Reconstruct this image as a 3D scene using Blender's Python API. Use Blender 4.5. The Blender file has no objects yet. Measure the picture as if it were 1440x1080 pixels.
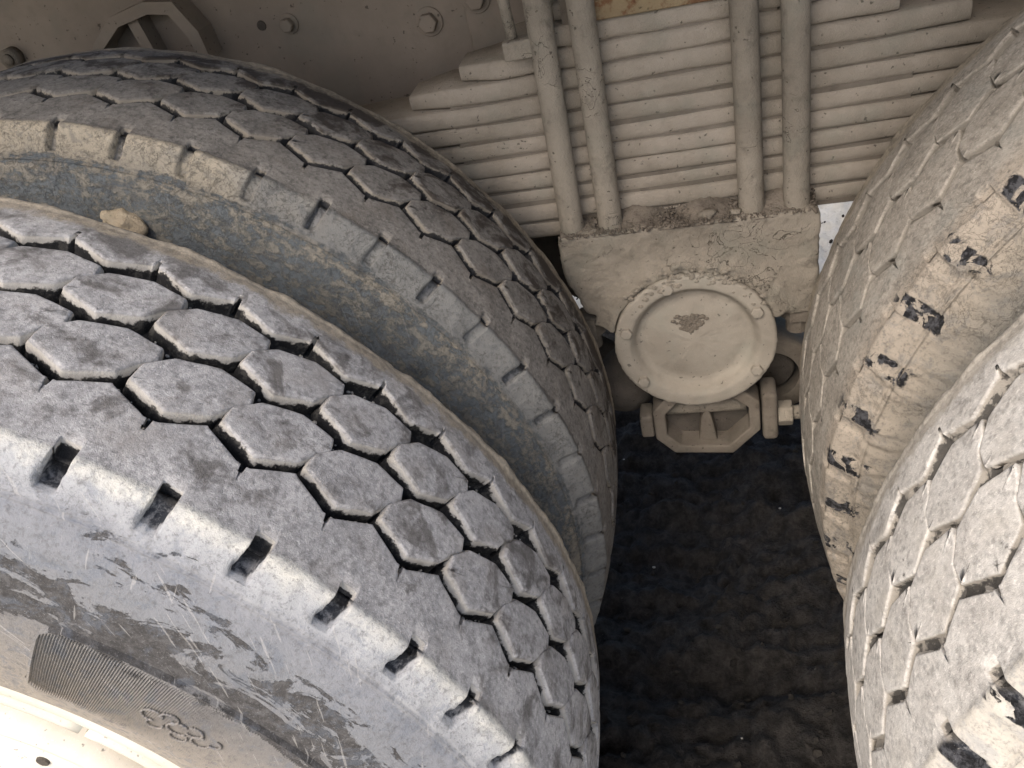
import bpy, bmesh, math, random
import numpy as np
from mathutils import Vector, Matrix, Euler
random.seed(7); rng = np.random.default_rng(7)
SC = bpy.context.scene
COL = SC.collection
PI = math.pi

# ------------------------------------------------------------------ camera, sky, sun, exposure
Z0 = 0.553                                   # axle height above the ground
FW = Vector((-0.2388, 0.7767, -0.5828)); RT = Vector((0.9685, 0.147, -0.201)); UP = Vector((0.0704, 0.6125, 0.7873))
cd = bpy.data.cameras.new('camera'); cam = bpy.data.objects.new('camera', cd); COL.objects.link(cam)
cd.sensor_width = 36; cd.lens = 29.58; cd.clip_start = 0.02; cd.clip_end = 500
FW.normalize(); RT = (RT - FW * RT.dot(FW)).normalized(); UP = RT.cross(FW)
m = Matrix((RT, UP, -FW)).transposed().to_4x4(); m.translation = (0.0219, -0.4259, 0.7137 + Z0)
cam.matrix_world = m; SC.camera = cam

SUN_EL, SUN_AZ = math.radians(50), math.radians(203)      # azimuth of the sun, clockwise from +Y
w = bpy.data.worlds.new('World'); SC.world = w; w.use_nodes = True
nt = w.node_tree; bg = nt.nodes['Background']
sky = nt.nodes.new('ShaderNodeTexSky'); sky.sky_type = 'NISHITA'; sky.sun_disc = False
sky.sun_elevation = SUN_EL; sky.sun_rotation = SUN_AZ; sky.air_density = 1.0; sky.dust_density = 4.0; sky.ozone_density = 0.5
nt.links.new(sky.outputs[0], bg.inputs[0]); bg.inputs[1].default_value = 0.15
sl = bpy.data.lights.new('sun', 'SUN'); sl.energy = 1.0; sl.angle = math.radians(38); sl.color = (1, 0.965, 0.92)
so = bpy.data.objects.new('sun', sl); COL.objects.link(so)
sd = Vector((math.sin(SUN_AZ) * math.cos(SUN_EL), math.cos(SUN_AZ) * math.cos(SUN_EL), math.sin(SUN_EL)))
so.rotation_euler = sd.to_track_quat('Z', 'Y').to_euler()
SC.view_settings.view_transform = 'Standard'; SC.view_settings.look = 'None'
SC.view_settings.exposure = 0.82; SC.view_settings.gamma = 1

# ------------------------------------------------------------------ shader helpers
class NT:
    def __init__(s, name):
        s.m = bpy.data.materials.new(name); s.m.use_nodes = True
        s.t = s.m.node_tree; s.b = s.t.nodes['Principled BSDF']
        s.pos = s.t.nodes.new('ShaderNodeNewGeometry').outputs['Position']
        s.nrm = s.t.nodes.new('ShaderNodeNewGeometry').outputs['True Normal']
    def put(s, sock, v):
        if hasattr(v, 'is_output') or isinstance(v, bpy.types.NodeSocket): s.t.links.new(v, sock)
        elif isinstance(v, (tuple, list)) and sock.type == 'RGBA' and len(v) == 3: sock.default_value = (*v, 1)
        else: sock.default_value = v
    def math(s, op, a, b=0.0, c=None, clamp=False):
        n = s.t.nodes.new('ShaderNodeMath'); n.operation = op; n.use_clamp = clamp
        s.put(n.inputs[0], a); s.put(n.inputs[1], b)
        if c is not None: s.put(n.inputs[2], c)
        return n.outputs[0]
    def vec(s, x, y, z):
        n = s.t.nodes.new('ShaderNodeCombineXYZ'); s.put(n.inputs[0], x); s.put(n.inputs[1], y); s.put(n.inputs[2], z); return n.outputs[0]
    def sep(s, v):
        n = s.t.nodes.new('ShaderNodeSeparateXYZ'); s.put(n.inputs[0], v); return n.outputs
    def vmath(s, op, a, b):
        n = s.t.nodes.new('ShaderNodeVectorMath'); n.operation = op; s.put(n.inputs[0], a); s.put(n.inputs[1], b); return n.outputs[0]
    def noise(s, sc, v=None, det=4, rough=0.6, dist=0.0):
        n = s.t.nodes.new('ShaderNodeTexNoise'); n.inputs['Scale'].default_value = sc; n.inputs['Detail'].default_value = det
        n.inputs['Roughness'].default_value = rough; n.inputs['Distortion'].default_value = dist
        s.put(n.inputs['Vector'], s.pos if v is None else v); return n.outputs['Fac']
    def vor(s, sc, v=None, feat='DISTANCE_TO_EDGE', rnd=1.0):
        n = s.t.nodes.new('ShaderNodeTexVoronoi'); n.feature = feat; n.inputs['Scale'].default_value = sc; n.inputs['Randomness'].default_value = rnd
        s.put(n.inputs['Vector'], s.pos if v is None else v); return n.outputs[0]
    def ss(s, x, lo, hi, a=0.0, b=1.0):
        n = s.t.nodes.new('ShaderNodeMapRange'); n.interpolation_type = 'SMOOTHSTEP'
        s.put(n.inputs[0], x); n.inputs[1].default_value = lo; n.inputs[2].default_value = hi
        n.inputs[3].default_value = a; n.inputs[4].default_value = b; return n.outputs[0]
    def mix(s, f, a, b, mode='MIX'):
        n = s.t.nodes.new('ShaderNodeMix'); n.data_type = 'RGBA'; n.blend_type = mode
        s.put(n.inputs[0], f); s.put(n.inputs[6], a); s.put(n.inputs[7], b); return n.outputs[2]
    def ramp(s, x, stops):
        n = s.t.nodes.new('ShaderNodeValToRGB'); e = n.color_ramp.elements
        while len(e) < len(stops): e.new(0.5)
        for i, (p, c) in enumerate(stops):
            e[i].position = p; e[i].color = (*c, 1) if len(c) == 3 else c
        s.put(n.inputs[0], x); return n.outputs[0]
    def bump(s, h, dist, strength=1.0, nrm=None):
        n = s.t.nodes.new('ShaderNodeBump'); n.inputs['Distance'].default_value = dist; n.inputs['Strength'].default_value = strength
        s.put(n.inputs['Height'], h)
        if nrm is not None: s.put(n.inputs['Normal'], nrm)
        return n.outputs[0]
    def out(s, col, rough=0.85, nrm=None, metal=0.0, spec=0.3):
        s.put(s.b.inputs['Base Color'], col); s.put(s.b.inputs['Roughness'], rough)
        s.b.inputs['Metallic'].default_value = metal; s.b.inputs['Specular IOR Level'].default_value = spec
        if nrm is not None: s.put(s.b.inputs['Normal'], nrm)
        return s.m

R = 0.5625; HW = 0.109; NP = 55; PITCH = 360 / NP
def tyre_mat(name, cx, cy, cz, P):
    s = NT(name)
    q = s.vmath('SUBTRACT', s.pos, (cx, cy, cz)); x, y, z = s.sep(q)
    r = s.math('SQRT', s.math('ADD', s.math('MULTIPLY', x, x), s.math('MULTIPLY', z, z)))
    th = s.math('ARCTAN2', z, x)
    ay = s.math('ABSOLUTE', y)
    pol = s.vec(s.math('MULTIPLY', th, 0.5), r, y)
    rad = s.vec(s.math('MULTIPLY', th, 0.5), s.math('MULTIPLY', r, 3.0), y)       # streaks that run round the tyre
    n_lo = s.noise(9, det=3); n_mid = s.noise(34, det=5, rough=0.65); n_hi = s.noise(150, det=5, rough=0.7); n_gr = s.noise(620, det=3, rough=0.8)
    depth = s.math('SUBTRACT', s.math('SUBTRACT', R, s.math('MULTIPLY', s.math('MULTIPLY', y, y), 0.707)), r)
    # tread: dust over rubber, rubbed darker in places
    dust = s.mix(s.ss(n_mid, .3, .7), P['dustA'], P['dustB'])
    dust = s.mix(s.ss(n_hi, .45, .68, 0, .6), dust, tuple(c * .42 for c in P['dustA']))
    fl = s.noise(310, det=4, rough=.75)
    dust = s.mix(s.ss(fl, .52, .66, 0, P['spc']), dust, tuple(c * .35 for c in P['dustA']))
    dust = s.mix(s.ss(fl, .46, .34, 0, .45), dust, tuple(min(1, c * 1.45) for c in P['dustB']))
    dust = s.mix(s.ss(n_gr, .55, .8, 0, .6), dust, tuple(min(1, c * 1.7) for c in P['dustB']))
    tint = s.noise(22, det=4, rough=.5)
    dust = s.mix(s.ss(tint, .5, .75, 0, .5), dust, P['tint'])
    stain = s.ss(s.math('ADD', s.math('ADD', s.noise(26, det=6, rough=.6, dist=.8), s.math('MULTIPLY', y, P['ist'])), s.math('MULTIPLY', n_hi, .12)), P['st0'], P['st0'] + .16, 0, P['stain'])
    dust = s.mix(stain, dust, P['staincol'])
    gx = s.math('ADD', depth, s.math('MULTIPLY', s.math('SUBTRACT', n_hi, .5), P['gn']))
    gx = s.math('ADD', gx, s.math('MULTIPLY', s.math('SUBTRACT', n_mid, .5), P['gn'] * 1.6))
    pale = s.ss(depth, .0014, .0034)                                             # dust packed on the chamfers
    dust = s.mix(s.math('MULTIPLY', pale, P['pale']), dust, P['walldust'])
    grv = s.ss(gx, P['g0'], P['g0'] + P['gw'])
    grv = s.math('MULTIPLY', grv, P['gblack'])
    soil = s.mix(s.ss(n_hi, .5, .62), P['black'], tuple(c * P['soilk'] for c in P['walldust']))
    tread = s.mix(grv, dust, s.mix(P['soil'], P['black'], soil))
    # side: dust coverage and colour go by radius
    rr = s.math('ADD', r, s.math('MULTIPLY', s.math('SUBTRACT', n_mid, .5), .03))
    t = s.ss(rr, .26, .57); t = s.math('DIVIDE', s.math('SUBTRACT', rr, .26), .30, clamp=True)
    sdust = s.ramp(t, P['side'])
    if P['bcol']: sdust = s.mix(s.math('MULTIPLY', s.ss(r, .525, .531), s.ss(s.math('ADD', th, s.math('MULTIPLY', s.math('SUBTRACT', n_lo, .5), 1.2)), .75, 1.25, 1, 0)), sdust, P['bcol'])
    cov = s.ramp(s.math('DIVIDE', s.math('SUBTRACT', r, .26), .30, clamp=True), [(a, (b, b, b)) for a, b in P['cov']])
    sp = s.math('ADD', s.math('MULTIPLY', s.noise(P['spk'][0], rad, det=7, rough=.66, dist=P['swirl']), 1 - P['bsp']), s.math('MULTIPLY', s.noise(P['spk'][1], pol, det=6, rough=.75), P['bsp']))
    covm = s.ss(s.math('ADD', sp, cov), 1.0125 - P['soft'] / 2, 1.0125 + P['soft'] / 2)
    # scratches
    sc1 = s.noise(1, s.vmath('MULTIPLY', s.vec(s.math('ADD', s.math('MULTIPLY', th, .5), s.math('MULTIPLY', r, .75)), s.math('SUBTRACT', r, s.math('MULTIPLY', th, .31)), y), (16, 330, 10)), det=2, rough=.5)
    sc2 = s.noise(1, s.vmath('MULTIPLY', s.vec(s.math('SUBTRACT', s.math('MULTIPLY', th, .5), s.math('MULTIPLY', r, .3)), s.math('ADD', r, s.math('MULTIPLY', th, .16)), y), (260, 24, 10)), det=2, rough=.5)
    scr = s.math('MAXIMUM', s.ss(sc1, .665, .70), s.ss(sc2, .72, .75)); scr = s.math('MULTIPLY', scr, P['scr'])
    # cracked mud skin
    cv = s.math('ABSOLUTE', s.math('SUBTRACT', s.noise(48, pol, det=5, rough=.62, dist=1.5), .5))
    cv2 = s.math('ABSOLUTE', s.math('SUBTRACT', s.noise(90, pol, det=3, rough=.6, dist=.6), .52))
    cv = s.math('MINIMUM', cv, cv2)
    crack = s.math('MULTIPLY', s.ss(cv, .0, .012, 1, 0), s.ss(s.noise(11, det=3), .45, .56, 0, P['crack']))
    lth = s.math('SUBTRACT', s.math('MODULO', s.math('ADD', s.math('SUBTRACT', s.math('MULTIPLY', th, 180 / PI), -P['phase']), PITCH * 110), PITCH), 0.0)
    nper = s.math('MULTIPLY', s.ss(s.math('ADD', lth, s.math('MULTIPLY', s.math('SUBTRACT', n_mid, .5), 1.2)), 1.9, 2.1), s.ss(s.math('ADD', lth, s.math('MULTIPLY', s.math('SUBTRACT', n_mid, .5), 1.2)), 3.9, 4.1, 1, 0))
    rub = s.mix(s.ss(n_hi, .35, .7), P['rubber'], tuple(c * 1.8 for c in P['rubber']))
    side = s.mix(covm, rub, sdust)
    side = s.mix(s.ss(n_hi, .50, .72, 0, .6), side, tuple(c * .45 for c in P['dustA']))
    side = s.mix(s.ss(s.noise(55, pol, det=6, rough=.7, dist=.5), .50, .62, 0, .38), side, tuple(c * k for c, k in zip(P['dustA'], (.50, .58, .70))))
    ringl = s.math('ABSOLUTE', s.math('SUBTRACT', s.math('ADD', r, s.math('MULTIPLY', n_lo, .002)), .5285)); ringm = s.math('MULTIPLY', s.ss(ringl, .0, .0016, 1, 0), s.ss(n_mid, .38, .6, .2, .8))
    side = s.mix(s.math('MULTIPLY', ringm, s.ss(r, .5285, .529, .3, 1)), side, tuple(c * .4 for c in P['dustA']))
    side = s.mix(s.ss(n_gr, .56, .8, 0, .45), side, tuple(min(1, c * 1.6) for c in P['dustB']))
    side = s.mix(s.ss(fl, .52, .66, 0, .5), side, tuple(c * .4 for c in P['dustA']))
    side = s.mix(scr, side, P['scrcol'])
    chip = s.math('MULTIPLY', s.math('MULTIPLY', s.ss(s.noise(52, det=5, rough=.6, dist=.8), P['chip'] - .012, P['chip'] + .030), nper), s.math('MULTIPLY', s.ss(rr, .520, .524), s.ss(rr, .553, .556, 1, 0)))
    side = s.mix(chip, side, s.mix(s.ss(n_hi, .45, .62), P['black'], (.07, .07, .075)))
    side = s.mix(crack, side, tuple(c * .25 for c in P['dustA']))
    # notches in the shoulder: the shade inside them painted in as near-black
    prof = s.math('ADD', s.math('MULTIPLY', s.math('SUBTRACT', s.math('ADD', ay, 0.0), .109), 1.35), 0.0)
    under = s.math('SUBTRACT', s.math('SUBTRACT', .5535, s.math('MULTIPLY', prof, 1.12)), r)      # how far below the shoulder face
    nm = s.math('MULTIPLY', s.ss(s.math('ADD', under, s.math('MULTIPLY', s.math('SUBTRACT', n_mid, .5), .010)), .004, .009), s.ss(r, P['nr'] - .012, P['nr'] - .008))
    side = s.mix(s.math('MULTIPLY', nm, P['notch']), side, s.mix(s.ss(s.math('ADD', n_hi, s.math('MULTIPLY', s.noise(14, det=2), .35)), .58, .78), (.030, .033, .040), (.20, .20, .205)))
    isside = s.ss(s.math('ADD', ay, s.math('MULTIPLY', s.math('SUBTRACT', n_mid, .5), P['en'])), *P['edge'])
    ymud = s.math('ADD', y, s.math('MULTIPLY', s.math('SUBTRACT', s.noise(60, det=6, rough=.7), .5), .035))
    mudc = s.mix(s.ss(n_hi, .35, .65), tuple(c * .55 for c in P['inmud']), P['inmud'])
    mudm = s.math('MULTIPLY', s.math('MULTIPLY', s.ss(ymud, .090, .100), P['inm']), s.math('SUBTRACT', 1.0, s.ss(depth, .006, .010)))
    tread = s.mix(mudm, tread, mudc)
    side = s.mix(s.math('MULTIPLY', s.ss(y, .09, .10), P['inm']), side, mudc)
    col = s.mix(isside, tread, side)
    rough = s.math('SUBTRACT', .92, s.math('MULTIPLY', s.math('MULTIPLY', grv, s.math('SUBTRACT', 1.0, isside)), .25))
    h = s.math('ADD', s.math('MULTIPLY', n_hi, .45), s.math('MULTIPLY', n_gr, .5))
    h = s.math('ADD', h, s.math('MULTIPLY', n_mid, .4))
    h = s.math('ADD', h, s.math('MULTIPLY', s.math('MULTIPLY', covm, isside), .5))
    h = s.math('SUBTRACT', h, s.math('MULTIPLY', crack, .8))
    return s.out(col, rough, s.bump(h, .0016, .9), spec=.25)

BASE = dict(dustA=(.285, .28, .28), dustB=(.43, .42, .415), tint=(.31, .285, .26), st0=.55, stain=.7, ist=.3, staincol=(.07, .062, .055), gn=.010, pale=.75,
            walldust=(.46, .43, .38), g0=.0052, gw=.002, gblack=1.0, black=(.012, .012, .013), soil=.3, soilk=.3,
            side=[(0, (.50, .43, .34)), (.3, (.34, .30, .25)), (.62, (.21, .20, .19)), (.8, (.215, .22, .23)), (.885, (.25, .255, .27)), (.91, (.34, .345, .355)), (.95, (.40, .405, .41)), (.985, (.62, .60, .54)), (1, (.62, .60, .54))],
            cov=[(0, 1), (.25, .9), (.50, .75), (.61, .64), (.655, .45), (.74, .48), (.80, .56), (.90, .62), (1, .8)], swirl=1.2, scr=.35, scrcol=(.5, .48, .45), crack=.12,
            rubber=(.055, .052, .050), notch=1.0, chip=.9, nr=.531, phase=51.1, edge=(.104, .110), en=.008, inmud=(.33, .285, .22), inm=.9, bcol=None, spc=.5, spk=(17, 70), soft=.035, bsp=.3)
def P(**k): d = dict(BASE); d.update(k); return d

def dust_mat(name, a, b, dark=.4, bump=.0022, scale=1.0, speck=.5, rust=None, crack=.0):
    s = NT(name)
    n1 = s.noise(12 * scale, det=5); n2 = s.noise(60 * scale, det=6, rough=.7); n3 = s.noise(480, det=3, rough=.8)
    c = s.mix(s.ss(n1, .3, .7), a, b)
    c = s.mix(s.ss(n2, .5, .75, 0, dark), c, tuple(v * .45 for v in a))
    c = s.mix(s.ss(n3, .56, .8, 0, speck), c, tuple(min(1, v * 1.5) for v in b))
    pit = s.ss(s.noise(170, det=2, rough=.5), .68, .74, 0, .7)
    c = s.mix(pit, c, tuple(v * .25 for v in a))
    ck = s.math('ABSOLUTE', s.math('SUBTRACT', s.noise(26, det=4, rough=.55, dist=1.2), .5)); ck = s.math('MULTIPLY', s.ss(ck, 0, .006, 1, 0), s.ss(s.noise(9, det=2), .52, .60, 0, crack))
    c = s.mix(ck, c, tuple(v * .3 for v in a))
    tn = s.noise(20, det=3, rough=.5); c = s.mix(s.ss(tn, .5, .7, 0, .35), c, tuple(v * k for v, k in zip(a, (.92, 1.04, 1.06))))
    if rust: c = s.mix(s.ss(s.noise(30, det=6, rough=.7), .5, .6, 0, .8), c, rust)
    h = s.math('ADD', s.math('MULTIPLY', n2, 1.0), s.math('MULTIPLY', n3, .3)); h = s.math('SUBTRACT', s.math('SUBTRACT', h, s.math('MULTIPLY', pit, .4)), s.math('MULTIPLY', ck, 1.0))
    return s.out(c, .93, s.bump(h, bump, .9), spec=.15)

M_CH = dust_mat('chassis_dust', (0.224, 0.196, 0.157), (0.314, 0.277, 0.224), crack=.8, dark=.6, bump=.003)
M_LEAF = dust_mat('leaf_dust', (0.268, 0.234, 0.188), (0.366, 0.320, 0.263), dark=.25)
M_CAP = dust_mat('cap_dust', (0.278, 0.246, 0.202), (0.349, 0.314, 0.260), dark=.2, bump=.0008)
M_FRAME = dust_mat('frame_dust', (0.194, 0.160, 0.128), (0.264, 0.220, 0.176), dark=.2, bump=.0006, scale=.5, speck=.2)
M_DARK = dust_mat('grimy_iron', (0.070, 0.060, 0.050), (0.126, 0.109, 0.091), dark=.5)
M_GRIME = dust_mat('dusty_cast_iron', (0.145, 0.123, 0.098), (0.212, 0.183, 0.149), dark=.5)
M_RUST = dust_mat('rusty_plate', (0.216, 0.160, 0.096), (0.288, 0.224, 0.136), dark=.5, rust=(0.160, 0.072, 0.036))
M_RIM = dust_mat('cream_rim_paint', (0.645, 0.586, 0.489), (0.762, 0.713, 0.626), dark=.15, bump=.0006)
M_DIRT = dust_mat('loose_grit', (.11, .092, .074), (.24, .205, .165), dark=.7, bump=.003, scale=3)
M_MUD = dust_mat('dry_mud', (.34, .28, .20), (.46, .39, .29), dark=.6, bump=.003, scale=2)
M_STONE = dust_mat('pale_stone', (.30, .28, .25), (.42, .40, .36), dark=.4)

def ground_mat():
    s = NT('dark_soil_lit_beyond')
    n = s.noise(6, det=8, rough=.7); n2 = s.noise(45, det=8, rough=.75); n3 = s.noise(220, det=3, rough=.7)
    x, y, z = s.sep(s.pos)
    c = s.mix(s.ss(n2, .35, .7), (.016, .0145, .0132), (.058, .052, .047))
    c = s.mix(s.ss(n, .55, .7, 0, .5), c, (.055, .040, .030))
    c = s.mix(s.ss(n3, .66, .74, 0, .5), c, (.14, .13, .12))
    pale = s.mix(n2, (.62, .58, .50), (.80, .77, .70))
    out_ = s.math('MAXIMUM', s.ss(s.math('ADD', y, s.math('MULTIPLY', n, .3)), 1.55, 1.75), s.ss(s.math('ADD', y, s.math('MULTIPLY', n, .3)), -.05, -.35))  # daylit ground outside the truck, put into the colour as a pale tone
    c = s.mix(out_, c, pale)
    h = s.math('ADD', s.math('MULTIPLY', n2, 1.0), s.math('MULTIPLY', n3, .3))
    return s.out(c, .9, s.bump(h, .012, 1.0), spec=.2)

# ------------------------------------------------------------------ object helpers
def mesh_np(name, V, F, mats, smooth=True):
    me = bpy.data.meshes.new(name)
    me.from_pydata([tuple(v) for v in V] if not isinstance(V, np.ndarray) else V.tolist(), [], F if isinstance(F, list) else F.tolist())
    for mt in (mats if isinstance(mats, list) else [mats]): me.materials.append(mt)
    if smooth: me.polygons.foreach_set('use_smooth', [True] * len(me.polygons))
    me.update(); return me
def link(name, me, parent=None, loc=(0, 0, 0), rot=(0, 0, 0), **props):
    o = bpy.data.objects.new(name, me); COL.objects.link(o); o.location = loc; o.rotation_euler = rot
    if parent is not None: o.parent = parent
    for k, v in props.items(): o[k] = v
    return o
def bm_obj(name, bm, mat, parent=None, loc=(0, 0, 0), rot=(0, 0, 0), smooth=False, **props):
    bmesh.ops.recalc_face_normals(bm, faces=bm.faces)
    me = bpy.data.meshes.new(name); bm.to_mesh(me); bm.free(); me.materials.append(mat)
    if smooth: me.polygons.foreach_set('use_smooth', [True] * len(me.polygons))
    return link(name, me, parent, loc, rot, **props)
def bevel_mod(o, wd, seg=2, ang=35):
    b = o.modifiers.new('bevel', 'BEVEL'); b.width = wd; b.segments = seg; b.limit_method = 'ANGLE'; b.angle_limit = math.radians(ang)
    o.data.polygons.foreach_set('use_smooth', [True] * len(o.data.polygons))
    w_ = o.modifiers.new('wn', 'WEIGHTED_NORMAL'); w_.keep_sharp = False
def box(bm, x0, x1, y0, y1, z0, z1):
    v = [bm.verts.new(c) for c in ((x0, y0, z0), (x1, y0, z0), (x1, y1, z0), (x0, y1, z0), (x0, y0, z1), (x1, y0, z1), (x1, y1, z1), (x0, y1, z1))]
    for f in ((0, 3, 2, 1), (4, 5, 6, 7), (0, 1, 5, 4), (1, 2, 6, 5), (2, 3, 7, 6), (3, 0, 4, 7)): bm.faces.new([v[i] for i in f])
def prism_y(bm, pts, y0, y1):
    """outline in x,z pushed along y"""
    a = [bm.verts.new((x, y0, z)) for x, z in pts]; b = [bm.verts.new((x, y1, z)) for x, z in pts]; n = len(pts)
    bm.faces.new(a); bm.faces.new(b[::-1])
    for i in range(n): bm.faces.new((a[i], b[i], b[(i + 1) % n], a[(i + 1) % n]))
def lathe_y(bm, prof, n=64, cx=0, cz=0, a0=0, a1=2 * PI, close_ends=False):
    """profile of (r, y) turned about the y axis"""
    full = abs(a1 - a0 - 2 * PI) < 1e-6; m_ = n if full else n + 1; rings = []
    for r_, y_ in prof:
        if r_ < 1e-6: rings.append([bm.verts.new((cx, y_, cz))]); continue
        rings.append([bm.verts.new((cx + r_ * math.cos(a0 + (a1 - a0) * i / n), y_, cz + r_ * math.sin(a0 + (a1 - a0) * i / n))) for i in range(m_)])
    for A, B in zip(rings[:-1], rings[1:]):
        for i in range(n):
            j = (i + 1) % m_
            if len(A) == 1 and len(B) == 1: continue
            if len(A) == 1: bm.faces.new((A[0], B[i], B[j]))
            elif len(B) == 1: bm.faces.new((A[i], B[0], A[j]))
            else: bm.faces.new((A[i], B[i], B[j], A[j]))
    if close_ends and not full:
        bm.faces.new([r_[0] for r_ in rings]); bm.faces.new([r_[-1] for r_ in rings][::-1])
def tube(bm, a, b, ra, rb=None, n=16, caps=True):
    a, b = Vector(a), Vector(b); rb = ra if rb is None else rb
    q = (b - a).to_track_quat('Z', 'Y'); A = []; B = []
    for i in range(n):
        c = Vector((math.cos(2 * PI * i / n), math.sin(2 * PI * i / n), 0))
        A.append(bm.verts.new(a + q @ (c * ra))); B.append(bm.verts.new(b + q @ (c * rb)))
    for i in range(n): bm.faces.new((A[i], A[(i + 1) % n], B[(i + 1) % n], B[i]))
    if caps: bm.faces.new(A[::-1]); bm.faces.new(B)
def rock_mesh(name, size, mat, seed, sub=2, rough=.25):
    bm = bmesh.new(); bmesh.ops.create_icosphere(bm, subdivisions=sub, radius=1)
    rr = random.Random(seed); off = Vector((rr.random() * 9, rr.random() * 9, rr.random() * 9))
    from mathutils import noise as mn
    for v in bm.verts: v.co = Vector((v.co.x * size[0], v.co.y * size[1], v.co.z * size[2])) * (1 + rough * 2 * mn.noise(v.co * 1.6 + off) + rough * .7 * mn.noise(v.co * 4 + off))
    me = bpy.data.meshes.new(name); bm.to_mesh(me); bm.free(); me.materials.append(mat)
    me.polygons.foreach_set('use_smooth', [True] * len(me.polygons)); return me

# lattice noise, vectorised
_T = np.random.default_rng(3).random(65536)
def vnoise(X, Y, Z):
    xi, yi, zi = np.floor(X).astype(np.int64), np.floor(Y).astype(np.int64), np.floor(Z).astype(np.int64)
    fx, fy, fz = X - xi, Y - yi, Z - zi
    fx, fy, fz = [t * t * (3 - 2 * t) for t in (fx, fy, fz)]
    def h(a, b, c): return _T[(a * 73856093 ^ b * 19349663 ^ c * 83492791) & 65535]
    r_ = 0
    for i in (0, 1):
        for j in (0, 1):
            for k in (0, 1):
                r_ = r_ + h(xi + i, yi + j, zi + k) * (fx if i else 1 - fx) * (fy if j else 1 - fy) * (fz if k else 1 - fz)
    return r_ * 2 - 1
def fbm(X, Y, Z, sc, o=4):
    r_ = 0; a = 1
    for _ in range(o): r_ = r_ + a * vnoise(X * sc + 31.7, Y * sc + 11.3, Z * sc + 5.1); sc *= 2.1; a *= .5
    return r_

# ------------------------------------------------------------------ tyres
HEX = [(3.75, -.015), (3.66, .001), (2.1, .018), (-.9, .028), (-3.7, .023), (-3.88, .011), (-2.98, .001), (-2.1, -.014), (.7, -.029)]
HEX_TIGHT = [(3.80, -.015), (3.68, .001), (2.1, .018), (-.9, .028), (-4.15, .022), (-3.74, .010), (-2.92, .001), (-2.55, -.014), (.5, -.029)]
def hexring(seed, wear, hs):
    """outline of one tread block in (degrees, y), resampled with rounded corners and small chips"""
    rr = random.Random(seed); pts = [(a * hs[0], b * hs[1]) for a, b in (HEX if wear > .0007 else HEX_TIGHT)]; out = []
    n = len(pts)
    for i in range(n):
        p0, p1, p2 = pts[i - 1], pts[i], pts[(i + 1) % n]
        def to(a, b, d):
            ax, bx = a[0] * .0098, b[0] * .0098; L = math.hypot(bx - ax, b[1] - a[1]); t = min(.3, d / L); return (a[0] + (b[0] - a[0]) * t, a[1] + (b[1] - a[1]) * t)
        d = .0007 + rr.random() * wear
        out.append(to(p1, p0, d)); q = to(p1, p0, d * .3); q2 = to(p1, p2, d * .3); out.append(((q[0] + q2[0]) / 2, (q[1] + q2[1]) / 2)); out.append(to(p1, p2, d))
        L = math.hypot((p2[0] - p1[0]) * .0098, p2[1] - p1[1]); k = max(1, int(L / .006))
        for j in range(1, k):
            t = j / k; out.append((p1[0] + (p2[0] - p1[0]) * t + rr.gauss(0, .03), p1[1] + (p2[1] - p1[1]) * t + rr.gauss(0, wear * .2)))
    return out
def rtop(y): return R - .707 * y * y
def block_mesh(seed, yc, mat, gd, wear, flip=1, hs=(.972, .915), draft=1.0):
    ring = hexring(seed, wear, hs); rr = random.Random(seed + 99); n = len(ring)
    levels = [(.0040 * draft, gd + .003), (.0030 * draft, gd * .68), (.0017 * draft, .0046), (.0006 * draft, .0016), (-.0002, .0004), (-.0009, .00006), (-.0022, .0)]
    V = []; F = []
    for k, (grow, dep) in enumerate(levels):
        for i, (a, b) in enumerate(ring):
            pa, pb = ring[i - 1]; na, nb = ring[(i + 1) % n]
            tx, ty = (na - pa) * .0098, nb - pb; L = math.hypot(tx, ty) or 1; nx, ny = ty / L, -tx / L
            if nx * a * .0098 + ny * b < 0: nx, ny = -nx, -ny
            j = 1 + rr.gauss(0, .15 if k in (0, 1, 2, 3) else .02); g = grow * j + (rr.gauss(0, .0004) if k < 3 else 0)
            V.append([a + nx * g / .0098, b + ny * g, dep * (1 + (rr.gauss(0, .06) if k < 4 else 0))])
    for sc_ in (.72, .45, .2):
        for a, b in ring: V.append([a * sc_, b * sc_, 0.0])
    V.append([0, 0, 0]); m_ = len(levels) + 3
    P3 = []
    tilt = rr.gauss(0, .0006)
    for a, b, d in V:
        yy = yc + flip * b; r_ = rtop(yy) - d - .0004 + tilt * b / .03; th = math.radians(flip * a); P3.append((r_ * math.cos(th), yy, r_ * math.sin(th)))
    for k in range(m_ - 1):
        for i in range(n): j = (i + 1) % n; F.append((k * n + i, k * n + j, (k + 1) * n + j, (k + 1) * n + i))
    c = len(V) - 1
    for i in range(n): F.append(((m_ - 1) * n + i, (m_ - 1) * n + (i + 1) % n, c))
    bm = bmesh.new(); vs = [bm.verts.new(p) for p in P3]
    for f in F: bm.faces.new([vs[i] for i in f])
    bmesh.ops.recalc_face_normals(bm, faces=bm.faces)
    me = bpy.data.meshes.new('tread_block'); bm.to_mesh(me); bm.free(); me.materials.append(mat)
    me.polygons.foreach_set('use_smooth', [True] * len(me.polygons)); return me

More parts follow.
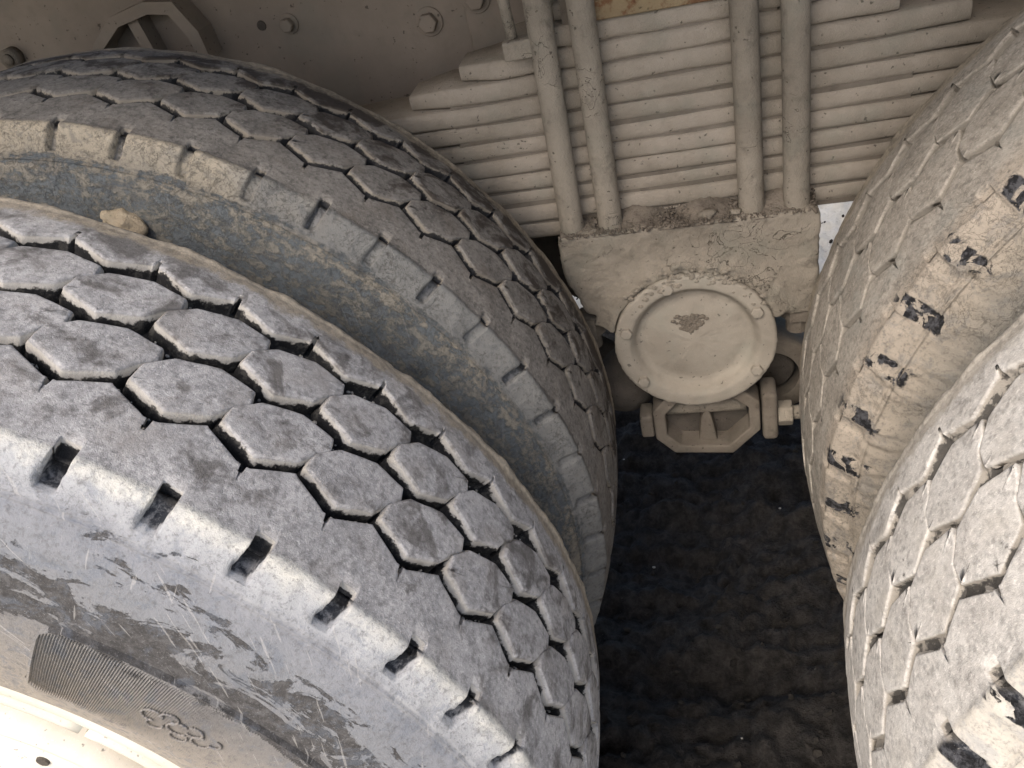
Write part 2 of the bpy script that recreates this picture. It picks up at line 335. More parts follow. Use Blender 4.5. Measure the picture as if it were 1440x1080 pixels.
SIDE = [(.112, .256), (.122, .266), (.129, .280), (.1315, .301), (.1345, .3045), (.139, .311), (.1445, .327), (.150, .350), (.1545, .378), (.1570, .405), (.1575, .43), (.1563, .452), (.1538, .470),
        (.1505, .486), (.1462, .500), (.1412, .511), (.1362, .5195), (.1322, .5250), (.1305, .5262), (.1318, .5272), (.1305, .5283), (.1283, .5290), (.1290, .5302), (.1270, .5318), (.1248, .5340), (.1240, .5352), (.1212, .5400), (.1180, .5453), (.1148, .5500), (.1122, .5530), (.1100, .55405), (.1075, .5543)]
def casing(seed, flip, gd, lump_out, lump_in, edge_rag, notch_d, nlo, nw):
    """whole outer skin of a tyre: sidewalls, notched shoulders, zigzag ribs and groove floor, in one grid"""
    # columns over one pitch (degrees); spike sits at 0, notch for the shoulder at 3.1
    c = sorted(set([round(v, 3) for v in list(np.arange(-3.27, 3.27, .30)) + [-.45, -.22, -.12, .12, .22, .45, 1.78, 1.9, 2.02, 2.14, 3.0, 3.12, -3.27]]))
    c = [v for v in c if v < 3.27 - .05]
    # notch in the range [NA, NB] degrees
    NC = 3.03
    def per(v): return (v + PITCH / 2) % PITCH - PITCH / 2
    c = sorted(set(c + [round(float(per(NC + d_)), 3) for d_ in (-nw - .16, -nw - .1, -nw, -nw + .12, -nw * .5, 0, nw * .5, nw - .12, nw, nw + .1, nw + .16)]))
    c = [v for i, v in enumerate(c) if i == 0 or v - c[i - 1] > .035]
    th = np.array([k * PITCH + v for k in range(NP) for v in c]); loc = np.array(c * NP); n = len(th)
    thr = np.radians(th)
    def zig(lc):    # outer rib edge, y as |y|: spike and zigzag
        base = np.interp(lc, [-3.27, -3.2, -.45, .45, 3.2, 3.27], [.0485, .0487, .0625, .0625, .0493, .0485])
        return base
    zo = zig(loc); spike = np.interp(np.abs(loc), [0, .12, .22, .5], [1, 1, 0, 0])
    zin = np.interp(loc, [-3.27, -3.1, -.45, .45, 3.0, 3.27], [.0620, .0618, .0750, .0750, .0618, .0620])
    rows = []       # list of (y array, r array)
    def side_rows(sgn, ns):
        out = []
        for yy, rr in SIDE:
            y = np.full(n, yy); r_ = np.full(n, rr)
            # notch pushed in
            m_ = np.interp(np.abs(per(loc - NC - (.5535 - rr) * 14 * (rr < .5535))), [nw - .12, nw, nw + .1], [1, .9, 0]) * (1.0 if nlo < rr <= .5546 else 0.0)
            dep = notch_d * (.80 + .5 * vnoise(th * 0 + np.floor((th - NC + PITCH / 2) / PITCH) * 3.7 + seed, th * 0 + .5, th * 0)) * (.8 if rr < nlo + .003 else 1.0)
            f_in = 1.0 if sgn < 0 else .0
            y = y - m_ * dep * .72 * f_in; r_ = r_ - m_ * dep * .75 * f_in
            out.append((y * sgn, r_))
        return out
    left = side_rows(-1, 0.0); right = side_rows(1, 0.0)
    def top_rows(z, sgn, spk, shift):
        out = []
        m_ = np.interp(np.abs(per(loc - NC)), [nw - .12, nw, nw + .1], [1, .9, 0])
        for k, f in enumerate([.0, .06, .14, .15, .3, .5, .7, .9]):
            ystart = .106; y = ystart + (z + .003 - ystart) * f
            r_ = rtop(y) - .0003
            nm = m_ * (1.0 if f <= .14 else 0.0)                       # the notch bites into the tread edge
            r_ = r_ - nm * notch_d * .9 * (1.0 if sgn < 0 else .0)
            if k == 0: pass
            out.append((sgn * y, r_))
        return out
    L = top_rows(zo, -1, spike, 0); Rr = top_rows(zin, 1, spike, 0)
    def wall(z, sgn):
        sp = spike * .0085
        out = []
        for off, dep in ((.0030, .0), (.0016, .00006), (.0008, .0004), (0, .0016), (-.0010, .005), (-.0020, gd * .7), (-.0030, gd)):
            zz = z + off + (sp if off < .003 else sp * .9); r_ = rtop(zz) - dep - .0003
            out.append((sgn * zz, r_))
        return out
    WL = wall(zo, -1); WR = wall(zin, 1)
    floor = []
    for f in (.12, .25, .4, .5, .6, .75, .88):
        a = WL[-1][0]; b = WR[-1][0]; y = a + (b - a) * f; floor.append((y, rtop(y) - gd - .0006))
    rows = left + L + WL + floor + WR[::-1] + Rr[::-1] + right[::-1]
    Y = np.array([a for a, b in rows]); RR = np.array([b for a, b in rows])
    if flip < 0:
        thr_u = -thr
    else: thr_u = thr
    T = np.broadcast_to(thr_u, Y.shape)
    Yf = Y * (1 if flip > 0 else -1)
    X = RR * np.cos(T); Z = RR * np.sin(T)
    # wear and caked mud
    o = seed * 13.0
    w1 = fbm(X + o, Yf, Z, 28, 4); w2 = fbm(X + o, Yf, Z, 110, 2)
    ay = np.abs(Yf)
    gro = (np.abs(Y) < .08) & (RR < rtop(Y) - gd * .6)
    d = w1 * .0006 + w2 * .00025
    edge = np.exp(-((ay - .112) / .006) ** 2) * (RR > .54)
    out_side = Yf < 0
    w3 = fbm(X + o, Yf, Z, 19, 5)
    d = d + edge * (w3 + .15) * np.where(out_side, edge_rag[0], edge_rag[1])
    sidem = np.clip((ay - .112) / .01, 0, 1)
    d = d + sidem * np.where(out_side, lump_out, lump_in) * np.maximum(0, w1 + .1 + .5 * w2)
    d = d + gro * np.maximum(0, w2 + .15) * .004
    d = d * np.where(out_side & (RR < .5), np.clip((RR - .452) / .03, .08, 1), 1.0)
    # push along the profile normal
    nr = np.where(ay < .107, 1.0, np.clip((RR - .42) / .13, 0, 1)); ny = np.where(ay < .107, 0.0, 1.0) * np.sign(Yf)
    RR2 = RR + d * nr; Yf = Yf + d * ny * np.where(nr > .99, .7, 1)
    X = RR2 * np.cos(T); Z = RR2 * np.sin(T)
    K = len(rows); V = np.stack([X, Yf, Z], -1).reshape(-1, 3)
    kk, ii = np.meshgrid(np.arange(K - 1), np.arange(n), indexing='ij'); jj = (ii + 1) % n
    F = np.stack([kk * n + ii, (kk + 1) * n + ii, (kk + 1) * n + jj, kk * n + jj], -1).reshape(-1, 4)
    if flip < 0: pass
    return V, F

def build_tyre(cx, cy, cz, phase, mat, seed, flip, label, gd=.016, wear=.0009, lump=(0, 0), rag=(.002, .002), notch=.013, parent=None, nw=.62, nlo=.5375, variants=6, hs=(.972, .915), draft=1.0):
    V, F = casing(seed, flip, gd, lump[0], lump[1], rag, notch, nlo, nw)
    me = mesh_np('tyre', V, F, mat)
    bm = bmesh.new(); bm.from_mesh(me); bmesh.ops.recalc_face_normals(bm, faces=bm.faces); bm.to_mesh(me); bm.free()
    # casing columns have spikes at k*PITCH; tyre turned so that they land at the phase
    t = link('tyre', me, parent, (cx, cy, cz), (0, -math.radians(phase), 0), label=label)
    ma = [block_mesh(seed * 50 + i, flip * -.026 + 0.0, mat, gd, wear, flip, hs, draft) for i in range(variants)]
    mb = [block_mesh(seed * 50 + 20 + i, flip * .030, mat, gd, wear, flip, hs, draft) for i in range(variants)]
    rr = random.Random(seed)
    for k in range(NP):
        for ms, off in ((ma, -.97), (mb, .015)):
            o = bpy.data.objects.new('tread_block', rr.choice(ms)); COL.objects.link(o); o.parent = t
            o.rotation_euler = (0, -math.radians(k * PITCH + flip * off + rr.gauss(0, .07)), 0)
    return t

truck = link('truck', None, label='dust-caked heavy truck seen close between its twin rear wheels', category='truck')
AX = .676
LOc = (-AX, 0, Z0); LIc = (-AX, .361, Z0); RIc = (AX, .361, Z0 + .012); ROc = (AX, 0, Z0 + .012)
m_lo = tyre_mat('rubber_grey_dust', *LOc, P())
m_li = tyre_mat('rubber_grime_and_shade', *LIc, P(phase=53.7, bcol=(.175, .175, .168), spk=(38, 130), soft=.11, swirl=.4, bsp=.5, black=(.03, .03, .032), dustA=(.15, .14, .128), dustB=(.24, .225, .205), tint=(.15, .128, .108), st0=.56, stain=.9, ist=1.6, staincol=(.045, .036, .030), walldust=(.30, .265, .215), pale=.8, g0=.0042, gblack=1.0,  # brown grime, darkened further: the dim light here is put into the colour
            side=[(0, (.22, .19, .16)), (.55, (.10, .10, .10)), (.72, (.155, .145, .122)), (.84, (.19, .18, .155)), (.91, (.27, .24, .19)), (1, (.40, .35, .27))],
            cov=[(0, .6), (.4, .46), (.7, .495), (.82, .50), (.90, .52), (.93, .75)], scr=.1, crack=.35, rubber=(.082, .092, .098), notch=.6))
m_ri = tyre_mat('rubber_beige_mud', *RIc, P(phase=151.4, dustA=(.265, .238, .20), dustB=(.385, .35, .30), tint=(.28, .28, .25), spc=.35, edge=(.088, .104), en=.03, st0=.72, stain=.4, walldust=(.20, .18, .15), pale=.8, g0=.011, gblack=.7,
            side=[(0, (.22, .19, .155)), (.5, (.24, .208, .17)), (.74, (.22, .21, .185)), (.86, (.32, .28, .225)), (1, (.37, .32, .26))],
            cov=[(0, 1), (.6, .9), (.74, .62), (.85, .9), (1, 1)], scr=0, crack=.3, notch=0, chip=.49))
m_ro = tyre_mat('rubber_pale_dust', *ROc, P(phase=153.5, dustA=(.47, .44, .40), dustB=(.63, .60, .55), tint=(.57, .53, .46), spc=.3, st0=.60, stain=.3, walldust=(.30, .27, .225), pale=.85, g0=.0042, gn=.012, gblack=.8, inmud=(.42, .38, .32),
            side=[(0, (.45, .40, .32)), (.5, (.50, .45, .37)), (1, (.56, .52, .45))], cov=[(0, 1), (1, 1)], scr=0, crack=.0, notch=.9, chip=.42))
LOphase = 51.1
t_lo = build_tyre(*LOc, LOphase, m_lo, 1, 1, 'grey dusted tyre nearest the camera on the left with black grooves', parent=truck, rag=(.0006, .0028), lump=(.0005, .002))
t_li = build_tyre(*LIc, LOphase + 2.6, m_li, 2, 1, 'darker brown inner tyre on the left with cream mud on its notched shoulder', parent=truck, lump=(.0014, .001), notch=.008, nw=.46, nlo=.5345, hs=(.968, .905), draft=.9, gd=.014)
t_ri = build_tyre(*RIc, 149.2 + 2.2, m_ri, 3, 1, 'beige mud-covered inner tyre on the right with black chips in the mud', parent=truck, gd=.0068, lump=(.003, .001), notch=.0035, wear=.0006, nlo=.5335, hs=(.992, 1.04), draft=.3)
t_ro = build_tyre(*ROc, 153.5, m_ro, 4, 1, 'pale whitish outer tyre at the lower right with shallow worn grooves', parent=truck, gd=.0068, lump=(.002, .0015), wear=.0006, hs=(.992, 1.03), draft=.35)

# grit and small stones caught in the grooves of the nearest tyre
bm = bmesh.new(); rr = random.Random(8)
for k in range(520):
    kk = rr.randrange(-2, 12); lc = rr.uniform(-3.2, 3.2)
    if rr.random() < .6: y = -float(np.interp(lc, [-3.27, -3.1, 0, 3.1, 3.27], [.047, .047, .059, .047, .047])) + rr.uniform(.001, .008); a = LOphase - kk * PITCH + lc
    else: y = rr.uniform(-.004, .012); a = LOphase + rr.uniform(-75, 15)
    if rr.random() < .15: y = float(np.interp(lc, [-3.27, 0, 3.27], [.058, .069, .058])); a = LOphase - kk * PITCH + lc
    s_ = rr.uniform(.0006, .0016) * (1.9 if rr.random() < .06 else 1); r_ = rtop(y) - .0145
    bmesh.ops.create_icosphere(bm, subdivisions=1, radius=s_, matrix=Matrix.Translation((r_ * math.cos(math.radians(a)), y, r_ * math.sin(math.radians(a)))) @ Euler((rr.random() * 3, rr.random() * 3, 0)).to_matrix().to_4x4() @ Matrix.Diagonal((1.3, 1, .8, 1)))
bm_obj('groove_grit', bm, M_STONE, t_lo, rot=(0, math.radians(LOphase), 0), kind='stuff')
# ribbed panel moulded on the outer sidewall, with a raised emblem
def side_y(r_):
    rs = [b for a, b in SIDE]; ys = [a for a, b in SIDE]; return -float(np.interp(r_, rs, ys))
def ribbed_panel():
    a0, a1, r0, r1 = 51.6, 8.0, .362, .458; step = .24; na = int((a0 - a1) / step); V = []; F = []
    nr = 24; cols = []
    for i in range(na * 2 + 1):
        a = a0 - i * step / 2; cut = max(0, 2.6 - (a0 - a)) / 2.6; ins = .020 * (1 - math.sqrt(max(0, 1 - cut * cut)))
        col_ = []
        for k in range(nr + 1):
            r_ = r0 + ins + (r1 - r0 - 2 * ins) * k / nr
            h = .0017 + (.0016 if i % 2 else 0)
            if k in (0, nr) or i in (0, na * 2): h = -.001
            elif i in (1, 2, 3): h = .0040
            if k in (1, nr - 1): h = .0040 ; r_ = r0 + ins + .0015 if k == 1 else r1 - ins - .0015
            col_.append(len(V)); V.append((r_ * math.cos(math.radians(a)), side_y(r_) - h, r_ * math.sin(math.radians(a))))
        cols.append(col_)
    for A, B in zip(cols[:-1], cols[1:]):
        for k in range(nr): F.append((A[k], A[k + 1], B[k + 1], B[k]))
    return V, F
V, F = ribbed_panel(); me = mesh_np('ribbed_panel', V, F, m_lo, smooth=False)
link('ribbed_panel', me, t_lo, rot=(0, math.radians(LOphase), 0))
def emblem():
    bm = bmesh.new(); rr = random.Random(5)
    def W(u, v):       # u along the tyre, v radial, metres about the emblem centre
        r_ = .408 + v; a = math.radians(37.0) - u / r_; return Vector((r_ * math.cos(a), side_y(r_) - .0037, r_ * math.sin(a)))
    strokes = []
    for cu, cv, ra, s0, s1 in ((-.022, .002, .0075, 20, 300), (-.010, .008, .0065, -60, 200), (.002, .001, .008, 60, 340), (.013, .007, .0065, -120, 140), (.024, -.001, .007, 90, 380), (-.014, -.009, .006, 160, 400), (.008, -.010, .0065, 150, 400), (.033, .006, .005, -100, 100)):
        strokes.append([(cu + ra * 1.15 * math.cos(math.radians(s0 + (s1 - s0) * k / 12)), cv + ra * math.sin(math.radians(s0 + (s1 - s0) * k / 12))) for k in range(13)])
    for st in strokes:
        for (u0, v0), (u1, v1) in zip(st[:-1], st[1:]): tube(bm, W(u0 * .85, v0), W(u1 * .85, v1), .0009, n=6)
    return bm
bm_obj('emblem', emblem(), m_lo, t_lo, rot=(0, math.radians(LOphase), 0), smooth=True)

# ------------------------------------------------------------------ rims
def build_rim(cx, cy, cz, sgn, seed):
    bm = bmesh.new(); s = sgn
    lathe_y(bm, [(.3065, s * .1290), (.3078, s * .1325), (.3055, s * .1352), (.298, s * .1362), (.288, s * .1350), (.2835, s * .1310), (.2825, s * .122)], 128)
    o = bm_obj('rim', bm, M_RIM, truck, (cx, cy, cz), smooth=True)
    bm = bmesh.new()                                            # split lock ring inside the flange
    g = math.radians(.55); a_split = math.radians(43.0)
    lathe_y(bm, [(.2820, s * .118), (.2818, s * .1305), (.2795, s * .1335), (.272, s * .1340), (.2640, s * .1315), (.2615, s * .1260), (.2615, s * .112)], 128, a0=a_split + g, a1=a_split + 2 * PI - g, close_ends=True)
    bm_obj('lock_ring', bm, M_RIM, o, smooth=True)
    bm = bmesh.new()
    lathe_y(bm, [(.2812, s * .119), (.262, s * .1175), (.2605, s * .108), (.258, s * .07), (.252, s * .0), (.252, -s * .09), (.262, -s * .125), (.29, -s * .135)], 96)
    bm_obj('rim_barrel', bm, M_RIM, o, smooth=True)
    bm = bmesh.new()                                            # dished wheel centre with hand holes
    nseg = 96; prof = [(.2575, s * .075), (.250, s * .088), (.235, s * .094), (.222, s * .094), (.210, s * .090), (.192, s * .078)]
    lathe_y(bm, prof, nseg)
    bm.faces.ensure_lookup_table(); kill = []
    for f in bm.faces:
        c = f.calc_center_median(); r_ = math.hypot(c.x, c.z); a = math.degrees(math.atan2(c.z, c.x)) % 36
        if .192 < r_ < .222 and (a < 11 or a > 29): kill.append(f)
    bmesh.ops.delete(bm, geom=kill, context='FACES')
    d = bm_obj('wheel_disc', bm, M_RIM, o, smooth=True)
    so_ = d.modifiers.new('thick', 'SOLIDIFY'); so_.thickness = .010; so_.offset = 0
    bm = bmesh.new(); lathe_y(bm, [(.216, s * .05), (.214, s * .112), (.209, s * .122), (.200, s * .1265), (.1955, s * .1265), (.1935, s * .1225), (.1905, s * .1225), (.1885, s * .1265), (.120, s * .131), (.0, s * .135)], 96)
    hb = bm_obj('hub', bm, M_RIM, o, smooth=True)
    for k in range(8):
        a = math.radians(46.4 - LOphase * 0 + 45 * k); bm = bmesh.new(); lathe_y(bm, [(.0062, s * .1268), (.0055, s * .1290), (0, s * .1292)], 12); bm_obj('plug', bm, M_DARK, hb, (.178 * math.cos(a), s * -.0015 * 0, .178 * math.sin(a)))
    bm = bmesh.new(); tube(bm, (0, s * .064, 0), (0, s * .080, 0), .0115, n=6); tube(bm, (0, s * .080, 0), (0, s * .086, 0), .007, n=12)
    nut0 = bm_obj('wheel_nut', bm, M_RIM, o); 
    for k in range(10):
        a = math.radians(28 + 36 * k)
        q = nut0 if k == 0 else nut0.copy()
        if k: COL.objects.link(q); q.parent = o
        q.location = (.2365 * math.cos(a), -s * -.026, .2365 * math.sin(a))
    return o
build_rim(*LOc, -1, 1); build_rim(*ROc, -1, 2); build_rim(*LIc, 1, 3); build_rim(*RIc, 1, 4)
# axles and hubs behind the wheels
for cx, cz in ((-AX, Z0), (AX, Z0 + .012)):
    bm = bmesh.new(); lathe_y(bm, [(.0, .40), (.10, .42), (.10, .50), (.205, .52), (.205, .60), (.08, .62), (.075, 1.1), (.09, 1.2), (.075, 1.3), (.075, 2.2)], 40)
    bm_obj('axle', bm, M_DARK, truck, (cx, 0, cz), smooth=True)

# ------------------------------------------------------------------ leaf spring
def zz(v): return v + Z0
LY0, LY1 = .555, .645
seams = [.2125, .2364, .2611, .2824, .3049, .3277, .3507, .374, .398, .4223, .4465, .4714, .4965, .521]
ends = [(-.50, .46), (-.56, .52), (-.60, .58), (-.60, .60), (-.60, .60), (-.58, .58), (-.55, .52), (-.48, .44), (-.322, .302), (-.252, .232), (-.186, .165), (-.13, .12), (-.10, .09)]
bm = bmesh.new(); box(bm, -.27, .25, LY0 + .0034, LY1 - .006, zz(.213), zz(.417)); box(bm, -.12, .11, LY0 + .0045, LY1 - .006, zz(.417), zz(.50))
spring = bm_obj('leaf_spring', bm, M_GRIME, truck, label='thick stack of dusty leaf springs clamped between the wheels')
for i, (x0, x1) in enumerate(ends):
    za, zb = seams[i] + .0009, seams[i + 1] - .0009; n = 40; bm = bmesh.new(); rr = random.Random(i)
    jit = rr.uniform(-.0022, .0022); za += rr.uniform(-.0005, .0004); zb -= rr.uniform(-.0005, .0004); prof = []
    # rounded leaf edge; taper towards both ends in plan and thickness
    hh = (zb - za) / 2; cs = [(0.0048, -1), (.0021, -.86), (.0007, -.6), (0, -.2), (0, .2), (.0007, .6), (.0021, .86), (.0048, 1), ]
    rings = []
    for k in range(n + 1):
        x = x0 + (x1 - x0) * k / n; e = min(x - x0, x1 - x); tp = min(1, e / (.05 if x < 0 else .02)); inset = (.016 if x < 0 else .003) * (1 - tp)
        zc = (za + zb) / 2 + .022 * (x + .01) * (1 if x > 0 else .35) * .8 + .0008 * math.sin(k * .7 + i * 2.3)
        hk = hh * ((.6 if x < 0 else .9) + (.4 if x < 0 else .1) * tp); top = zc + hh - (hh - hk) * 1.0
        ring = []
        for o_, s_ in cs: ring.append(bm.verts.new((x, LY0 + jit + inset + o_, zz(zc + (hk if s_ > 0 else hh) * s_))))
        for o_, s_ in cs[::-1]: ring.append(bm.verts.new((x, LY1 + jit - inset - o_, zz(zc + (hk if s_ > 0 else hh) * s_))))
        rings.append(ring)
    for A, B in zip(rings[:-1], rings[1:]):
        for j in range(len(A)): bm.faces.new((A[j], B[j], B[(j + 1) % len(A)], A[(j + 1) % len(A)]))
    bm.faces.new(rings[0]); bm.faces.new(rings[-1][::-1])
    lf = bm_obj('leaf', bm, M_LEAF, spring, smooth=True); e_ = lf.modifiers.new('edges', 'EDGE_SPLIT'); e_.split_angle = math.radians(50)
bm = bmesh.new(); box(bm, -.096, .10, LY0 - .006, LY1, zz(.4705), zz(.4962))
o = bm_obj('packing_plate', bm, M_RUST, spring, label='ochre rust-stained plate above the leaves'); bevel_mod(o, .002)
bm = bmesh.new(); box(bm, -.187, -.150, .530, .556, zz(.4475), zz(.4690)); o = bm_obj('clip_block', bm, M_CH, spring); bevel_mod(o, .003)
bm = bmesh.new(); tube(bm, (-.176, .545, zz(.468)), (-.181, .548, zz(.56)), .0065, n=12); bm_obj('clip_rod', bm, M_CH, spring, smooth=True)

# U-bolts: lower ends in the saddle, over the top of the pack and down behind
def ubolt(xb, xt, rad_):
    bm = bmesh.new(); yf, yb = .538, .662
    pts = [Vector((xb, yf, zz(.15))), Vector((xb, yf, zz(.222))), Vector((xt, yf, zz(.50)))]
    for k in range(1, 8):
        a = PI * k / 8; pts.append(Vector((xt, (yf + yb) / 2 - (yb - yf) / 2 * math.cos(a), zz(.53) + .04 * math.sin(a))))
    pts += [Vector((xt, yb, zz(.50))), Vector((xb, yb, zz(.15)))]
    rings = []; n = 18
    for i, p_ in enumerate(pts):
        d = (pts[min(i + 1, len(pts) - 1)] - pts[max(i - 1, 0)]).normalized(); u = Vector((1, 0, 0)); u = (u - d * u.dot(d)).normalized(); v = d.cross(u)
        rings.append([bm.verts.new(p_ + (u * math.cos(2 * PI * j / n) + v * math.sin(2 * PI * j / n)) * rad_) for j in range(n)])
    for A, B in zip(rings[:-1], rings[1:]):
        for j in range(n): bm.faces.new((A[j], A[(j + 1) % n], B[(j + 1) % n], B[j]))
    bm.faces.new(rings[0]); bm.faces.new(rings[-1])
    return bm_obj('u_bolt', bm, M_CH, truck, smooth=True)
for xb, xt in ((-.1455, -.141), (-.0965, -.0945), (.0745, .0745), (.1265, .1265)):
    u = ubolt(xb, xt, .0152)
    bm = bmesh.new(); tube(bm, (xb, .538, zz(.070)), (xb, .538, zz(.100)), .021, n=6); tube(bm, (xb, .538, zz(.050)), (xb, .538, zz(.071)), .0145, n=14)
    bm_obj('nut', bm, M_GRIME, u)

# ------------------------------------------------------------------ saddle, trunnion cap
CX, CZ, CR = -.0057, .0638, .1038
def remesh(o, vox, noise_sz, strength):
    r_ = o.modifiers.new('remesh', 'REMESH'); r_.mode = 'VOXEL'; r_.voxel_size = vox; r_.use_smooth_shade = True
    sm = o.modifiers.new('smooth', 'SMOOTH'); sm.iterations = 7; sm.factor = .5
    for i, (sz, st) in enumerate(zip(noise_sz, strength)):
        tx = bpy.data.textures.new('lump%d' % i, 'CLOUDS'); tx.noise_scale = sz; tx.noise_depth = 3
        d = o.modifiers.new('lump', 'DISPLACE'); d.texture = tx; d.strength = st; d.mid_level = .5; d.texture_coords = 'GLOBAL'
bm = bmesh.new()
prism_y(bm, [(-.160, zz(.2285)), (-.163, zz(.222)), (-.162, zz(.166)), (-.142, zz(.110)), (-.090, zz(.110)), (-.04, zz(.05)), (.04, zz(.05)), (.098, zz(.088)), (.150, zz(.084)), (.151, zz(.222)), (.148, zz(.2285))], .517, .664)
lathe_y(bm, [(.110, .509), (.110, .66), (.0, .66), (.0, .509)], 72, CX, zz(CZ - .001)); bm.verts.ensure_lookup_table()
lathe_y(bm, [(.1035, .530), (.1035, .5045), (.108, .5040), (.114, .5065), (.121, .5125), (.134, .5175), (.134, .530), (.1035, .530)], 60, CX, zz(CZ), math.radians(14), math.radians(168), close_ends=True)      # mud banked round the top of the cap
sad = bm_obj('spring_saddle', bm, M_CH, truck, label='mud-crusted saddle block that carries the leaf springs')
remesh(sad, .0026, (.06, .02, .007), (.007, .0045, .0024))
bm = bmesh.new()
lathe_y(bm, [(.1005, .520), (CR, .518), (CR + .0004, .5005), (.1025, .4985), (.0995, .4980), (.0870, .4980), (.0840, .4990), (.0800, .5035), (.0760, .5105), (.0720, .5140), (.066, .5148), (.05, .5110), (.03, .5080), (0, .5065)], 160, CX, zz(CZ))
from mathutils import noise as mnoise
bm.faces.ensure_lookup_table()
bmesh.ops.subdivide_edges(bm, edges=[e for e in bm.edges if e.calc_length() > .006], cuts=2, use_grid_fill=True)
bm.normal_update()
for v in bm.verts:
    q = v.co * 38; n_ = mnoise.fractal(q, .8, 2.1, 4); n2_ = mnoise.fractal(v.co * 150, .8, 2.1, 3); rr_ = math.hypot(v.co.x - CX, v.co.z - zz(CZ)); k_ = .0012
    v.co += Vector(((v.co.x - CX) / max(rr_, .01) * n2_ * k_ * (rr_ > .09), -abs(n_) * .0013 - abs(n2_) * .0005, (v.co.z - zz(CZ)) / max(rr_, .01) * n2_ * k_ * (rr_ > .09)))
cap = bm_obj('trunnion_cap', bm, M_CAP, truck, smooth=True, label='round dust-coated trunnion cap in the middle with a patch of broken mud')
def capbolt(a, r_=.0905, ln=.0075):
    x, z = CX + r_ * math.cos(math.radians(a)), zz(CZ + r_ * math.sin(math.radians(a)))
    bm = bmesh.new(); lathe_y(bm, [(.0082, .499), (.0082, .4985 - ln + .001), (.007, .4985 - ln), (0, .4985 - ln)], 6, x, z)
    o = bm_obj('bolt', bm, M_CAP, cap); bevel_mod(o, .001, 2); return o
for a in (163, 217, 328, 28, 108): capbolt(a, ln=.0062 if a != 108 else .003)
bm = bmesh.new(); rr = random.Random(3)
hp = []
for k in range(40):      # heart-like patch of crumbled mud
    t_ = 2 * PI * k / 40; hx = 16 * math.sin(t_) ** 3; hz = 13 * math.cos(t_) - 5 * math.cos(2 * t_) - 2 * math.cos(3 * t_) - math.cos(4 * t_)
    hp.append((hx * .00135, hz * .00105))
for k in range(150):
    t_ = rr.random() ** .5; a, b = hp[rr.randrange(40)]; s_ = rr.uniform(.0012, .0034)
    bmesh.ops.create_icosphere(bm, subdivisions=1, radius=s_, matrix=Matrix.Translation((CX - .004 + a * t_, .5072, zz(CZ + .028 + b * t_))) @ Matrix.Diagonal((1.3, .7, 1, 1)))
bm_obj('mud_patch', bm, M_GRIME, cap)
bm = bmesh.new(); 
for k in range(110):
    a = math.radians(rr.gauss(88, 26)); r_ = rr.uniform(.090, .120); s_ = rr.uniform(.001, .0036)
    bmesh.ops.create_icosphere(bm, subdivisions=1, radius=s_, matrix=Matrix.Translation((CX + r_ * math.cos(a), .4975, zz(CZ + r_ * math.sin(a)))) @ Matrix.Diagonal((1.4, .6, 1, 1)))
bm_obj('mud_cake', bm, M_CH, cap)

# ------------------------------------------------------------------ torque rod end below the cap
def ringpoly(bm, outer, inner, y0, y1):
    n = len(outer); A = [bm.verts.new((x, y0, zz(z))) for x, z in outer]; B = [bm.verts.new((x, y0, zz(z))) for x, z in inner]
    C_ = [bm.verts.new((x, y1, zz(z))) for x, z in outer]; D = [bm.verts.new((x, y1, zz(z))) for x, z in inner]
    for i in range(n):
        j = (i + 1) % n
        bm.faces.new((A[i], A[j], B[j], B[i])); bm.faces.new((C_[j], C_[i], D[i], D[j])); bm.faces.new((A[j], A[i], C_[i], C_[j])); bm.faces.new((B[i], B[j], D[j], D[i]))
oc, oz = .005, -.083
outer = [(-.073, -.055), (-.045, -.022), (.047, -.022), (.074, -.048), (.074, -.098), (.035, -.140), (-.048, -.134), (-.073, -.105)]
inner = [(oc + (x - oc) * .78, oz + (z - oz) * .74) for x, z in outer]
bm = bmesh.new(); ringpoly(bm, outer, inner, .506, .545)
oct_ = bm_obj('rod_bracket', bm, M_GRIME, truck, label='eight-sided dusty bracket ring under the trunnion cap'); bevel_mod(oct_, .003, 2)
bm = bmesh.new(); box(bm, -.058, .058, .540, .62, zz(-.135), zz(-.03)); bm_obj('bracket_back', bm, M_DARK, oct_)
bm = bmesh.new(); tube(bm, (-.054, .532, zz(-.065)), (.056, .532, zz(-.065)), .0125, n=20); bm_obj('cross_pin', bm, M_CH, oct_, smooth=True)
bm = bmesh.new(); prism_y(bm, [(-.013, zz(-.128)), (.014, zz(-.128)), (.008, zz(-.082)), (.003, zz(-.058)), (-.007, zz(-.082))], .520, .541); o = bm_obj('web', bm, M_GRIME, oct_); bevel_mod(o, .002)
bm = bmesh.new(); box(bm, -.0935, -.0745, .512, .548, zz(-.107), zz(-.068)); o = bm_obj('end_block', bm, M_GRIME, oct_); bevel_mod(o, .004)
bm = bmesh.new(); box(bm, .0765, .0975, .503, .548, zz(-.116), zz(-.034)); o = bm_obj('end_block', bm, M_GRIME, oct_); bevel_mod(o, .006)
bm = bmesh.new(); tube(bm, (.098, .523, zz(-.083)), (.118, .523, zz(-.083)), .0185, n=6); o = bm_obj('nut', bm, M_CH, oct_); bevel_mod(o, .002)
bm = bmesh.new(); tube(bm, (.117, .523, zz(-.083)), (.136, .523, zz(-.083)), .010, n=16); bm_obj('stud', bm, M_CH, oct_, smooth=True)
bm = bmesh.new(); lathe_y(bm, [(.040, .560), (.062, .558), (.066, .566), (.066, .62), (.040, .62), (.040, .560)], 40, .092, zz(-.045)); bm_obj('rod_eye', bm, M_GRIME, truck, smooth=True)
bm = bmesh.new(); lathe_y(bm, [(.0, .575), (.030, .572), (.036, .580), (.036, .62)], 30, .092, zz(-.045)); bm_obj('bushing', bm, M_DARK, truck, smooth=True)
